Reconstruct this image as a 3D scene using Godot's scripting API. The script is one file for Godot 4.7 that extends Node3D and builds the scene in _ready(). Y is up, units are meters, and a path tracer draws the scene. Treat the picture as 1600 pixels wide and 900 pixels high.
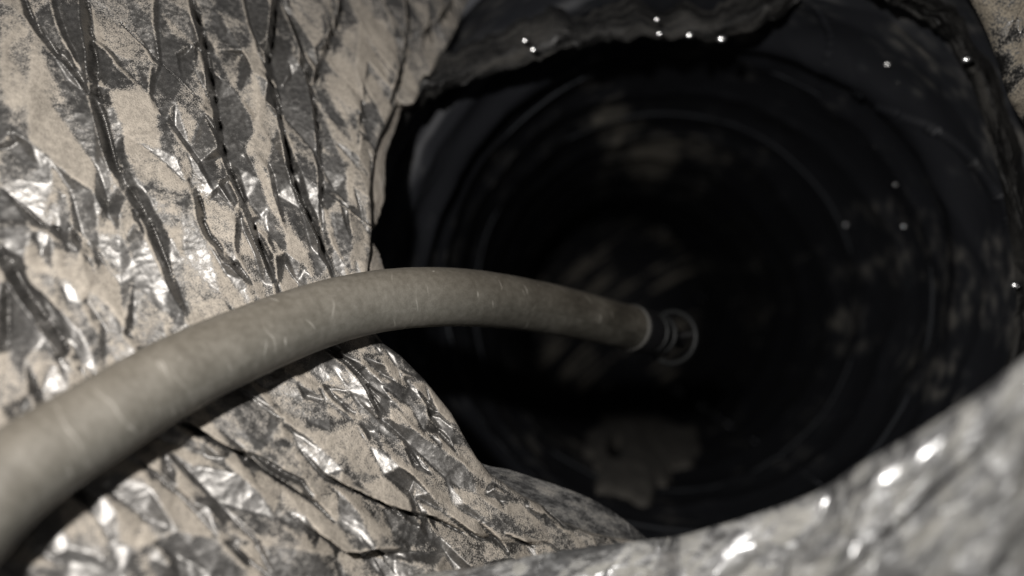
extends Node3D
# A dusty crumpled foil jacket round the mouth of a dark duct, a grey hose running over it into the duct.

var eye := Transform3D()          # where the photographer stood
const F := 1086.4                 # focal length in photo pixels (1600 x 900)
const CELL := 0.00062              # grid cell of the jacket's foil, metres
const NW := 920
const NH := 1010
const A0 := -0.127
const B0 := 0.665
# the jacket's rest plane: 1 / depth = P0 + PX * x + PY * y
const P0 := 2.6
const PX := -0.00155
const PY := 0.0012
var pn := Vector3.ZERO            # plane normal, camera axes
var e1 := Vector3.ZERO
var e2 := Vector3.ZERO
var lift := Vector3.ZERO          # direction in which folds stand up
var taken := {}
var world_up := Vector3.ZERO      # up, in camera axes

# ------------------------------------------------------------------ helpers

func numbered(called: String) -> String:
	if not taken.has(called):
		taken[called] = 0
		return called
	taken[called] += 1
	return "%s_%03d" % [called, taken[called]]

func tag(o: Node3D, label: String, category: String, group := "") -> void:
	o.set_meta("label", label)
	o.set_meta("category", category)
	if group != "":
		o.set_meta("group", group)

func thing(called: String, label: String, category: String, at: Vector3, group := "") -> Node3D:
	var o := Node3D.new()
	o.name = numbered(called)
	add_child(o)
	o.position = at
	tag(o, label, category, group)
	return o

func part(called: String, m: Mesh, mat: Material, parent: Node3D) -> MeshInstance3D:
	var o := MeshInstance3D.new()
	o.name = called
	o.mesh = m
	if mat:
		o.material_override = mat
	o.cast_shadow = GeometryInstance3D.SHADOW_CASTING_SETTING_ON
	parent.add_child(o, true)
	return o

func ray(px: float, py: float, d: float) -> Vector3:
	return Vector3((px - 800.0) / F * d, (450.0 - py) / F * d, -d)

func plane_depth(px: float, py: float) -> float:
	return 1.0 / (P0 + PX * px + PY * py)

func cell(px: float, py: float) -> Vector2:
	var p := ray(px, py, plane_depth(px, py))
	return Vector2((p.dot(e1) - A0) / CELL, (B0 - p.dot(e2)) / CELL)

func cells(a: Array) -> PackedVector2Array:
	var r := PackedVector2Array()
	for k in range(0, a.size(), 2):
		r.append(cell(a[k], a[k + 1]))
	return r

func noise_field(w: int, h: int, sd: int, freq: float, kind := 0, oct := 3, stretch := 1.0) -> PackedByteArray:
	var n := FastNoiseLite.new()
	n.seed = sd
	n.frequency = freq
	n.noise_type = FastNoiseLite.TYPE_SIMPLEX_SMOOTH
	if kind == 1:
		n.noise_type = FastNoiseLite.TYPE_CELLULAR
		n.cellular_return_type = FastNoiseLite.RETURN_DISTANCE2_SUB
	n.fractal_type = FastNoiseLite.FRACTAL_FBM if kind != 2 else FastNoiseLite.FRACTAL_RIDGED
	n.fractal_octaves = oct
	if stretch != 1.0:
		var im := n.get_image(w, maxi(2, int(h / stretch)), false, false, true)
		im.resize(w, h, Image.INTERPOLATE_CUBIC)
		return im.get_data()
	return n.get_image(w, h, false, false, true).get_data()

# facets: a jittered lattice of points with random heights, filled with flat triangles
func crumple(H: PackedFloat32Array, w: int, h: int, size: float, amp: float, sd: int, dir := Vector2(0, 1), longer := 1.0, facet := PackedFloat32Array(), spread := 0.0) -> void:
	var rng := RandomNumberGenerator.new()
	rng.seed = sd
	var u := dir.normalized() * size * longer
	var v := Vector2(-dir.normalized().y, dir.normalized().x) * size
	var n := int(ceil(sqrt(float(w * w + h * h)) / minf(size, size * longer) * 0.5)) + 2
	var mid := Vector2(w, h) * 0.5
	var nu := int(ceil(n / longer)) + 2 if longer > 1.0 else n
	var k := 2 * n + 1
	var ku := 2 * nu + 1
	var pts := PackedVector2Array()
	var hs := PackedFloat32Array()
	for i in ku:
		for j in k:
			pts.append(mid + u * (i - nu + rng.randf_range(-0.42, 0.42)) + v * (j - n + rng.randf_range(-0.42, 0.42) + 0.5 * (i % 2)))
			hs.append(rng.randf_range(-1.0, 1.0) * amp)
	var lim := Rect2(-size * 2, -size * 2, w + size * 4, h + size * 4)
	for i in ku - 1:
		for j in k - 1:
			var q0 := i * k + j
			if not lim.has_point(pts[q0]):
				rng.randf()
				continue
			if not facet.is_empty():
				for m in 2:
					var dust := rng.randf_range(-spread, spread)
					tri(facet, w, h, pts, PackedFloat32Array([dust, dust, dust]), q0 + (0 if m == 0 else 1), q0 + (1 if m == 0 else k + 1), q0 + k, true)
			if rng.randf() < 0.5 and facet.is_empty() or not facet.is_empty():
				tri(H, w, h, pts, hs, q0, q0 + 1, q0 + k)
				tri(H, w, h, pts, hs, q0 + 1, q0 + k + 1, q0 + k)
			else:
				tri(H, w, h, pts, hs, q0, q0 + 1, q0 + k + 1)
				tri(H, w, h, pts, hs, q0, q0 + k + 1, q0 + k)

func tri(H: PackedFloat32Array, w: int, h: int, pts: PackedVector2Array, hs: PackedFloat32Array, a: int, b: int, c: int, flat := false) -> void:
	var p := pts[a]
	var q := pts[b]
	var r := pts[c]
	var den := (q.y - r.y) * (p.x - r.x) + (r.x - q.x) * (p.y - r.y)
	if absf(den) < 1e-6:
		return
	var x0 := maxi(0, int(ceil(minf(p.x, minf(q.x, r.x)))))
	var x1 := mini(w - 1, int(floor(maxf(p.x, maxf(q.x, r.x)))))
	var y0 := maxi(0, int(ceil(minf(p.y, minf(q.y, r.y)))))
	var y1 := mini(h - 1, int(floor(maxf(p.y, maxf(q.y, r.y)))))
	var ax := (q.y - r.y) / den
	var ay := (r.x - q.x) / den
	var bx := (r.y - p.y) / den
	var by := (p.x - r.x) / den
	var ha := hs[0] if flat else hs[a]
	var hb := hs[1] if flat else hs[b]
	var hc := hs[2] if flat else hs[c]
	for y in range(y0, y1 + 1):
		for x in range(x0, x1 + 1):
			var l0 := ax * (x - r.x) + ay * (y - r.y)
			var l1 := bx * (x - r.x) + by * (y - r.y)
			var l2 := 1.0 - l0 - l1
			if l0 >= 0.0 and l1 >= 0.0 and l2 >= -1e-5:
				if flat:
					H[y * w + x] = ha
				else:
					H[y * w + x] += l0 * ha + l1 * hb + l2 * hc

# one fold along a line of grid points. kinds: "ridge", "crack", "step" (stands up on the right-hand side of the direction of travel), "soft"
func fold(H: PackedFloat32Array, w: int, h: int, kind: String, amp: float, wide: float, p: PackedVector2Array) -> void:
	var lo := p[0]
	var hi := p[0]
	var total := 0.0
	for k in p.size():
		lo = lo.min(p[k])
		hi = hi.max(p[k])
		if k:
			total += p[k].distance_to(p[k - 1])
	var x0 := maxi(0, int(lo.x - wide))
	var y0 := maxi(0, int(lo.y - wide))
	var x1 := mini(w - 1, int(hi.x + wide))
	var y1 := mini(h - 1, int(hi.y + wide))
	if x1 <= x0 or y1 <= y0:
		return
	var bw := x1 - x0 + 1
	var best := PackedFloat32Array()
	best.resize(bw * (y1 - y0 + 1))
	best.fill(1e9)
	var signed := best.duplicate()
	var along := best.duplicate()
	var gone := 0.0
	for k in p.size() - 1:
		var a := p[k]
		var ab := p[k + 1] - a
		var len2 := maxf(ab.length_squared(), 1e-6)
		var leng := sqrt(len2)
		for y in range(maxi(y0, int(minf(a.y, a.y + ab.y) - wide)), mini(y1, int(maxf(a.y, a.y + ab.y) + wide)) + 1):
			for x in range(maxi(x0, int(minf(a.x, a.x + ab.x) - wide)), mini(x1, int(maxf(a.x, a.x + ab.x) + wide)) + 1):
				var qx := x - a.x
				var qy := y - a.y
				var t := clampf((qx * ab.x + qy * ab.y) / len2, 0.0, 1.0)
				var ex := qx - t * ab.x
				var ey := qy - t * ab.y
				var d2 := ex * ex + ey * ey
				var at := (y - y0) * bw + x - x0
				if d2 < best[at]:
					best[at] = d2
					signed[at] = sqrt(d2) * (1.0 if ab.x * qy - ab.y * qx > 0.0 else -1.0)
					along[at] = (gone + t * leng) / total
		gone += leng
	for y in range(y0, y1 + 1):
		for x in range(x0, x1 + 1):
			var at := (y - y0) * bw + x - x0
			if best[at] > wide * wide:
				continue
			var s := along[at]
			var ends := minf(1.0, minf(s, 1.0 - s) * 7.0 + 0.05)
			var d := clampf(signed[at] / wide, -1.0, 1.0)
			var m := absf(d)
			var g := 0.0
			if kind == "ridge":
				g = pow(1.0 - m, 1.6)
			elif kind == "soft":
				g = (1.0 - m * m) * (1.0 - m * m)
			elif kind == "lean":
				g = (1.0 - d) * 0.6 if d > 0.0 else -0.6 * (1.0 - m) * minf(1.0, 1.2 - 0.2 * m)
				g *= smoothstep(0.0, 3.0, signed[at]) if d > 0.0 else smoothstep(0.0, 3.0, -signed[at])
			elif kind == "crack":
				g = -exp(-m * m * 14.0) + 0.35 * exp(-pow((m - 0.5) * 4.5, 2.0))
				g *= 1.0 - m
			else:
				var cliff := 0.9 / wide
				var gully := 2.6 / wide
				if d > 0.0:
					g = pow(1.0 - d, 1.35)
				elif m < cliff:
					g = 1.0 - 1.8 * m / cliff
				elif m < gully:
					g = -0.8 + 0.55 * (m - cliff) / (gully - cliff)
				else:
					g = -0.25 * pow(maxf(0.0, 1.0 - (m - gully) / (1.0 - gully)), 2.0)
			H[y * w + x] += g * amp * ends

func patch_fill(D: PackedFloat32Array, w: int, h: int, p: PackedVector2Array, amount: float) -> void:
	var lo := p[0]
	var hi := p[0]
	for q in p:
		lo = lo.min(q)
		hi = hi.max(q)
	for y in range(maxi(0, int(lo.y)), mini(h - 1, int(hi.y)) + 1):
		for x in range(maxi(0, int(lo.x)), mini(w - 1, int(hi.x)) + 1):
			if Geometry2D.is_point_in_polygon(Vector2(x, y), p):
				D[y * w + x] = amount

func soften(D: PackedFloat32Array, w: int, h: int, factor: int) -> PackedFloat32Array:
	var im := Image.create_from_data(w, h, false, Image.FORMAT_RF, D.to_byte_array())
	im.resize(w / factor, h / factor, Image.INTERPOLATE_BILINEAR if factor < 3 else Image.INTERPOLATE_LANCZOS)
	im.resize(w, h, Image.INTERPOLATE_CUBIC)
	return im.get_data().to_float32_array()

# dust over foil: the cover (0 bare, 1 thick) is broken up by grain, and gives colour, roughness and metal together
func foil_material(cover: PackedFloat32Array, w: int, h: int, scale: float, sd: int, dust: Color, bare: Color, grain_mm: float, low := 0.46, film := 0.16) -> ORMMaterial3D:
	var tw := int(w * scale)
	var th := int(h * scale)
	var im := Image.create_from_data(w, h, false, Image.FORMAT_RF, cover.to_byte_array())
	im.resize(tw, th, Image.INTERPOLATE_BILINEAR)
	var c := im.get_data().to_float32_array()
	var g1 := noise_field(tw, th, sd, 0.30 / grain_mm, 0, 2)
	var g2 := noise_field(tw, th, sd + 1, 0.07 / grain_mm, 0, 4)
	var g3 := noise_field(tw, th, sd + 2, 0.012 / grain_mm, 0, 4)
	var col := PackedByteArray()
	col.resize(tw * th * 3)
	var orm := col.duplicate()
	var hgt := PackedByteArray()
	hgt.resize(tw * th)
	for k in tw * th:
		var a := g1[k] * 0.0039216 - 0.5
		var b := g2[k] * 0.0039216 - 0.5
		var d := g3[k] * 0.0039216 - 0.5
		var t := c[k] + a * 0.80 + b * 0.26 + d * 0.18
		var m := clampf((t - 0.33) * 2.7, 0.0, 1.0)
		m = m * m * (3.0 - 2.0 * m)
		var thin := clampf(film + (t - 0.3) * 0.55 + b * 0.30 + d * 0.3, 0.06, 0.72)
		m = thin + (1.0 - thin) * m
		var v := 1.0 + a * 0.34 + b * 0.22 + d * 0.14
		col[k * 3] = clampi(int((bare.r + (dust.r - bare.r) * m) * v * 255.0), 0, 255)
		col[k * 3 + 1] = clampi(int((bare.g + (dust.g - bare.g) * m) * v * 255.0), 0, 255)
		col[k * 3 + 2] = clampi(int((bare.b + (dust.b - bare.b) * m) * v * 255.0), 0, 255)
		orm[k * 3] = 255
		orm[k * 3 + 1] = clampi(int((low + (0.95 - low) * minf(1.0, m * 1.5) + b * 0.12) * 255.0), 30, 255)
		orm[k * 3 + 2] = clampi(int((0.94 * (1.0 - minf(1.0, m * 1.25))) * 255.0), 0, 255)
		hgt[k] = clampi(int((0.3 + 0.35 * m + (a * 0.9 + b * 0.5) * (0.05 + m)) * 255.0), 0, 255)
	var mat := ORMMaterial3D.new()
	mat.albedo_texture = tex(tw, th, Image.FORMAT_RGB8, col)
	mat.orm_texture = tex(tw, th, Image.FORMAT_RGB8, orm)
	mat.heightmap_enabled = true
	mat.heightmap_texture = tex(tw, th, Image.FORMAT_R8, hgt)
	mat.heightmap_scale = 0.045
	mat.cull_mode = BaseMaterial3D.CULL_DISABLED
	mat.texture_repeat = false
	return mat

func tex(w: int, h: int, f: int, data: PackedByteArray) -> ImageTexture:
	return ImageTexture.create_from_image(Image.create_from_data(w, h, false, f, data))

# a sheet of w x h points; skip[k] != 0 leaves a point out
func sheet(P: PackedVector3Array, w: int, h: int, skip := PackedByteArray(), colors := PackedColorArray(), ring := false, uvs := PackedVector2Array(), flip := false) -> ArrayMesh:
	var N := PackedVector3Array()
	var UV := uvs
	N.resize(w * h)
	if uvs.is_empty():
		UV = PackedVector2Array()
		UV.resize(w * h)
	var idx := PackedInt32Array()
	var sg := -1.0 if flip else 1.0
	for y in h:
		for x in w:
			var k := y * w + x
			var xa := (x - 1 if x > 0 else (w - 2 if ring else 0))
			var xb := (x + 1 if x < w - 1 else (1 if ring else w - 1))
			var dx := P[y * w + xb] - P[y * w + xa]
			var dy := P[mini(h - 1, y + 1) * w + x] - P[maxi(0, y - 1) * w + x]
			N[k] = dy.cross(dx).normalized() * sg
			if uvs.is_empty():
				UV[k] = Vector2((x + 0.5) / w, (y + 0.5) / h)
	var some := not skip.is_empty()
	for y in h - 1:
		for x in w - 1:
			var a := y * w + x
			if some and (skip[a] or skip[a + 1] or skip[a + w] or skip[a + w + 1]):
				continue
			if flip:
				idx.append_array([a, a + w, a + 1, a + 1, a + w, a + w + 1])
			else:
				idx.append_array([a, a + 1, a + w, a + 1, a + w + 1, a + w])
	var arr := []
	arr.resize(Mesh.ARRAY_MAX)
	if some:                       # drop the points that no triangle uses
		var to := PackedInt32Array()
		to.resize(w * h)
		to.fill(-1)
		var P2 := PackedVector3Array()
		var N2 := PackedVector3Array()
		var U2 := PackedVector2Array()
		for k in idx.size():
			var o := idx[k]
			if to[o] < 0:
				to[o] = P2.size()
				P2.append(P[o])
				N2.append(N[o])
				U2.append(UV[o])
			idx[k] = to[o]
		P = P2
		N = N2
		UV = U2
	arr[Mesh.ARRAY_VERTEX] = P
	arr[Mesh.ARRAY_NORMAL] = N
	arr[Mesh.ARRAY_TEX_UV] = UV
	if not colors.is_empty():
		arr[Mesh.ARRAY_COLOR] = colors
	arr[Mesh.ARRAY_INDEX] = idx
	var m := ArrayMesh.new()
	m.add_surface_from_arrays(Mesh.PRIMITIVE_TRIANGLES, arr)
	return m

func along(pts: Array, t: float) -> Vector3:   # Catmull-Rom through points, t in 0..1
	var n := pts.size() - 1
	var f := clampf(t, 0.0, 1.0) * n
	var i := mini(int(f), n - 1)
	f -= i
	var a: Vector3 = pts[maxi(0, i - 1)]
	var b: Vector3 = pts[i]
	var c: Vector3 = pts[i + 1]
	var d: Vector3 = pts[mini(n, i + 2)]
	return b.cubic_interpolate(c, a, d, f)

# ------------------------------------------------------------------ the scene

func _ready() -> void:
	# camera
	eye = Transform3D(Basis(Vector3.RIGHT, deg_to_rad(-33.0)), Vector3(0, 1.2, 0))
	var cam := Camera3D.new()
	cam.name = "camera"
	add_child(cam)
	var lens := CameraAttributesPhysical.new()
	lens.frustum_focal_length = 28.97
	lens.frustum_focus_distance = 0.415
	lens.exposure_aperture = 2.6
	cam.attributes = lens
	cam.fov = 45.0
	cam.near = 0.02
	cam.far = 30.0
	cam.transform = eye
	cam.current = true
	# surroundings: a dim room, no sky in view
	var env := Environment.new()
	env.background_mode = Environment.BG_COLOR
	env.background_color = Color(0.055, 0.055, 0.058).linear_to_srgb()
	env.tonemap_mode = Environment.TONE_MAPPER_LINEAR
	env.tonemap_exposure = 1.0
	env.sdfgi_enabled = true
	env.ssao_enabled = true
	env.ssil_enabled = true
	var we := WorldEnvironment.new()
	we.name = "surroundings"
	we.environment = env
	add_child(we)
	# the photographer's work lamp, above and a little left of the camera
	var lamp := SpotLight3D.new()
	lamp.name = "work_lamp"
	lamp.light_color = Color(1.0, 0.985, 0.97)
	lamp.light_energy = 0.45
	lamp.light_size = 0.012
	lamp.spot_range = 6.0
	lamp.spot_attenuation = 2.0
	lamp.spot_angle = 60.0
	lamp.shadow_enabled = true
	add_child(lamp)
	lamp.look_at_from_position(eye * Vector3(-0.095, 0.112, 0.06), eye * Vector3(0.0, 0.0, -0.5))

	# an added, unseen area light overhead, so the bare foil has something to mirror
	var panel := AreaLight3D.new()
	panel.name = "added_foil_light"
	panel.light_color = Color(0.97, 0.985, 1.0)
	panel.light_energy = 0.004
	panel.area_size = Vector2(0.55, 0.4)
	panel.area_normalize_energy = true
	panel.shadow_enabled = true
	add_child(panel)
	panel.look_at_from_position(eye * Vector3(0.38, 0.86, -0.28), eye * Vector3(-0.1, 0.0, -0.45))

	world_up = eye.basis.inverse() * Vector3.UP
	var g := Vector3(PX * F, -PY * F, 0)
	g = Vector3(-g.x, -g.y, P0 + PX * 800.0 + PY * 450.0)
	pn = g.normalized()
	e1 = (Vector3.RIGHT - pn * pn.x).normalized()
	e2 = pn.cross(e1).normalized()
	lift = Vector3(0.3, 0.0, 0.95).normalized()

	build_duct()
	build_jacket()
	build_near_fold()
	build_corner_fold()
	build_hose()

# ------------------------------------------------------------------ jacket

# the edge where the jacket turns into the duct, then folds, then bare patches: points in photo pixels, laid onto the jacket's plane
const EDGE := [790, -150, 742, -40, 722, 8, 702, 54, 683, 85, 659, 126, 642, 156, 633, 158, 624, 150, 616, 152, 606, 172, 586, 212, 576, 250, 573, 300, 574, 350, 571, 385, 567, 425, 560, 470, 574, 522, 588, 538, 622, 562, 660, 600, 700, 650, 722, 690, 741, 722, 762, 748, 792, 768, 818, 786, 848, 800, 880, 826, 930, 846, 1000, 858, 1090, 875, 1150, 900, 1200, 980]

const FOLDS := [
	["step", 5.0, 17, [130, -20, 133, 40, 142, 80, 146, 140, 155, 185, 166, 228, 178, 262, 190, 292]],
	["step", 4.0, 15, [186, 284, 207, 310, 222, 335, 238, 366, 253, 402, 266, 436, 286, 480]],
	["step", 3.2, 11, [28, -15, 46, 28, 60, 50, 82, 78, 108, 105, 126, 128, 142, 150]],
	["step", 2.6, 8, [82, -10, 90, 28, 102, 58, 114, 82, 126, 104]],
	["step", 7.5, 22, [296, -20, 305, 30, 317, 70, 325, 110, 332, 150, 340, 190, 346, 233, 361, 273, 378, 313, 393, 353, 402, 378, 414, 405, 432, 446]],
	["crack", 3.0, 5, [312, 20, 322, 70, 333, 144, 340, 200, 346, 240, 362, 280, 380, 318, 396, 360]],
	["step", 2.2, 8, [378, -15, 387, 28, 402, 68, 412, 98, 418, 118]],
	["step", 7.0, 20, [432, -25, 426, 40, 418, 88, 422, 130, 434, 175, 445, 224, 452, 264, 464, 298, 480, 332, 496, 366, 511, 406, 522, 440]],
	["step", 3.5, 12, [446, -20, 450, 25, 457, 42, 470, 77, 482, 128, 490, 165, 497, 222, 501, 286, 502, 350]],
	["step", 5.0, 22, [538, -20, 526, 30, 511, 72, 498, 106, 487, 134]],
	["crack", 2.4, 4, [538, -20, 526, 30, 511, 72, 498, 106, 487, 134]],
	["step", 5.0, 22, [630, -30, 637, 37, 631, 90, 622, 126, 610, 163]],
	["step", 4.0, 18, [712, -30, 706, 0, 686, 31, 664, 50, 640, 57]],
	["ridge", 2.5, 14, [404, 80, 406, 150, 398, 200, 398, 237, 405, 280, 422, 320, 444, 358, 467, 392, 476, 420]],
	["ridge", 2.6, 8, [384, 328, 418, 375, 447, 393, 468, 410, 492, 440]],
	["ridge", 2.0, 7, [572, 228, 548, 262, 530, 305, 511, 338]],
	["ridge", 2.2, 7, [512, 352, 520, 382, 535, 414, 557, 405, 570, 378]],
	["ridge", 3.0, 20, [565, 20, 560, 90, 550, 150, 562, 200]],
	["step", 2.2, 8, [588, 80, 575, 110, 566, 160, 560, 210]],
	["ridge", 4.2, 17, [-20, 180, 20, 206, 52, 227, 85, 252, 112, 275, 150, 299, 190, 335, 225, 367, 252, 402, 270, 440]],
	["step", 3.8, 13, [-20, 345, 50, 349, 85, 361, 118, 376, 150, 400]],
	["ridge", 1.8, 6, [108, 358, 155, 358, 200, 370]],
	["step", 3.6, 13, [-15, 380, 0, 404, 13, 424, 26, 446, 40, 466, 60, 492, 80, 520, 100, 548, 125, 575]],
	["ridge", 3.2, 9, [36, 425, 50, 442, 70, 458, 86, 474, 100, 494]],
	["ridge", 2.6, 16, [60, 395, 100, 428, 140, 446, 170, 470, 196, 505, 215, 540]],
	["ridge", 2.6, 8, [206, 290, 225, 300, 244, 311, 264, 324, 298, 337]],
	["step", 4.0, 12, [299, 290, 311, 320, 316, 347, 325, 370, 343, 390, 365, 414, 392, 445]],
	["step", 2.4, 7, [374, 335, 373, 350, 369, 380, 364, 412]],
	["ridge", 3.0, 6, [342, 388, 351, 405, 355, 428]],
	["ridge", 2.0, 9, [205, 372, 208, 400, 210, 432]],
	["step", 2.2, 8, [146, 60, 165, 75, 180, 92, 192, 110]],
	["step", 2.6, 9, [248, -15, 244, 40, 243, 90, 240, 130, 236, 150, 247, 170]],
	["ridge", 2.6, 6, [166, 130, 176, 160, 186, 185, 194, 210]],
	["ridge", 2.2, 6, [150, 130, 162, 160, 168, 190]],
	["step", 2.6, 8, [248, 175, 265, 192, 290, 225, 312, 255, 345, 290, 372, 330]],
	["ridge", 2.0, 7, [250, 178, 250, 210, 252, 250]],
	["ridge", 2.2, 10, [345, 100, 372, 148, 392, 180, 396, 215, 372, 262]],
	["ridge", 3.0, 14, [440, 195, 455, 232, 470, 265, 490, 235]],
	["ridge", 1.6, 6, [322, 78, 330, 100, 352, 130]],
	# below the hose
	["step", 3.6, 12, [490, 530, 520, 554, 543, 569, 559, 585, 573, 602, 580, 620, 587, 634, 590, 654]],
	["step", 3.0, 9, [500, 600, 509, 609, 523, 625, 541, 639, 562, 652]],
	["ridge", 3.4, 9, [556, 651, 590, 652, 621, 660, 650, 671, 666, 684, 690, 698, 722, 720, 738, 734, 762, 753, 792, 771, 818, 789]],
	["step", 2.4, 8, [558, 650, 571, 671, 577, 692]],
	["ridge", 3.4, 11, [574, 520, 591, 538, 603, 570, 628, 594]],
	["ridge", 2.8, 10, [572, 524, 566, 555, 572, 575]],
	["step", 3.4, 12, [634, 598, 666, 622, 671, 650, 686, 678, 706, 700]],
	["ridge", 2.6, 9, [596, 552, 622, 574, 652, 607, 682, 640, 708, 668]],
	["ridge", 4.2, 15, [596, 696, 617, 721, 645, 741, 668, 765, 694, 799]],
	["ridge", 2.6, 10, [690, 798, 720, 787, 752, 766]],
	["ridge", 2.4, 9, [712, 759, 768, 756]],
	["ridge", 3.4, 12, [742, 808, 788, 798, 828, 791, 842, 798, 858, 814]],
	["step", 6.0, 18, [660, 808, 640, 799, 600, 785, 568, 771, 532, 754, 505, 742]],
	["step", 4.0, 12, [860, 850, 778, 843, 740, 834, 681, 808, 640, 798]],
	["step", 6.0, 17, [500, 790, 471, 772, 447, 755, 410, 731, 381, 708, 337, 687, 300, 664, 270, 650]],
	["ridge", 3.4, 13, [385, 590, 420, 634, 447, 657, 472, 674, 509, 704, 534, 731, 558, 756]],
	["step", 3.0, 9, [530, 769, 483, 752, 447, 737, 412, 716, 381, 705]],
	["ridge", 3.6, 12, [528, 768, 557, 791, 593, 818, 612, 832]],
	["ridge", 3.2, 13, [428, 645, 438, 662, 447, 680]],
	["ridge", 2.8, 10, [384, 707, 412, 697, 447, 680, 462, 692]],
	["ridge", 2.8, 10, [296, 680, 344, 710, 373, 738, 403, 767, 434, 818]],
	["step", 2.6, 9, [310, 800, 304, 792, 276, 768, 254, 744, 214, 718]],
	["ridge", 3.0, 10, [160, 764, 187, 800, 219, 830]],
	["ridge", 4.0, 12, [215, 832, 280, 823, 341, 838, 412, 845, 484, 857, 530, 871]],
	["ridge", 3.4, 8, [164, 846, 190, 840, 220, 830]],
	["ridge", 3.4, 8, [208, 856, 230, 848, 250, 838]],
	["step", 6.0, 16, [640, 862, 588, 856, 562, 862, 537, 861, 515, 842, 480, 825]],
	["ridge", 5.0, 13, [625, 862, 640, 876, 678, 884, 725, 881, 787, 868, 836, 852]],
	["ridge", 3.4, 10, [100, 850, 150, 862, 200, 900]],
	["ridge", 3.0, 10, [250, 850, 268, 880, 280, 905]],
	["step", 3.0, 10, [430, 905, 390, 870, 366, 845]],
	["ridge", 2.4, 10, [440, 795, 470, 800, 500, 810, 530, 822]],
	["ridge", 2.4, 8, [585, 600, 620, 596, 640, 606]],
	["ridge", 2.0, 8, [440, 640, 500, 630, 540, 615]],
	["ridge", 2.0, 8, [470, 690, 520, 676, 556, 660]],
	["ridge", 2.2, 8, [545, 610, 600, 622, 650, 640]],
]

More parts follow.
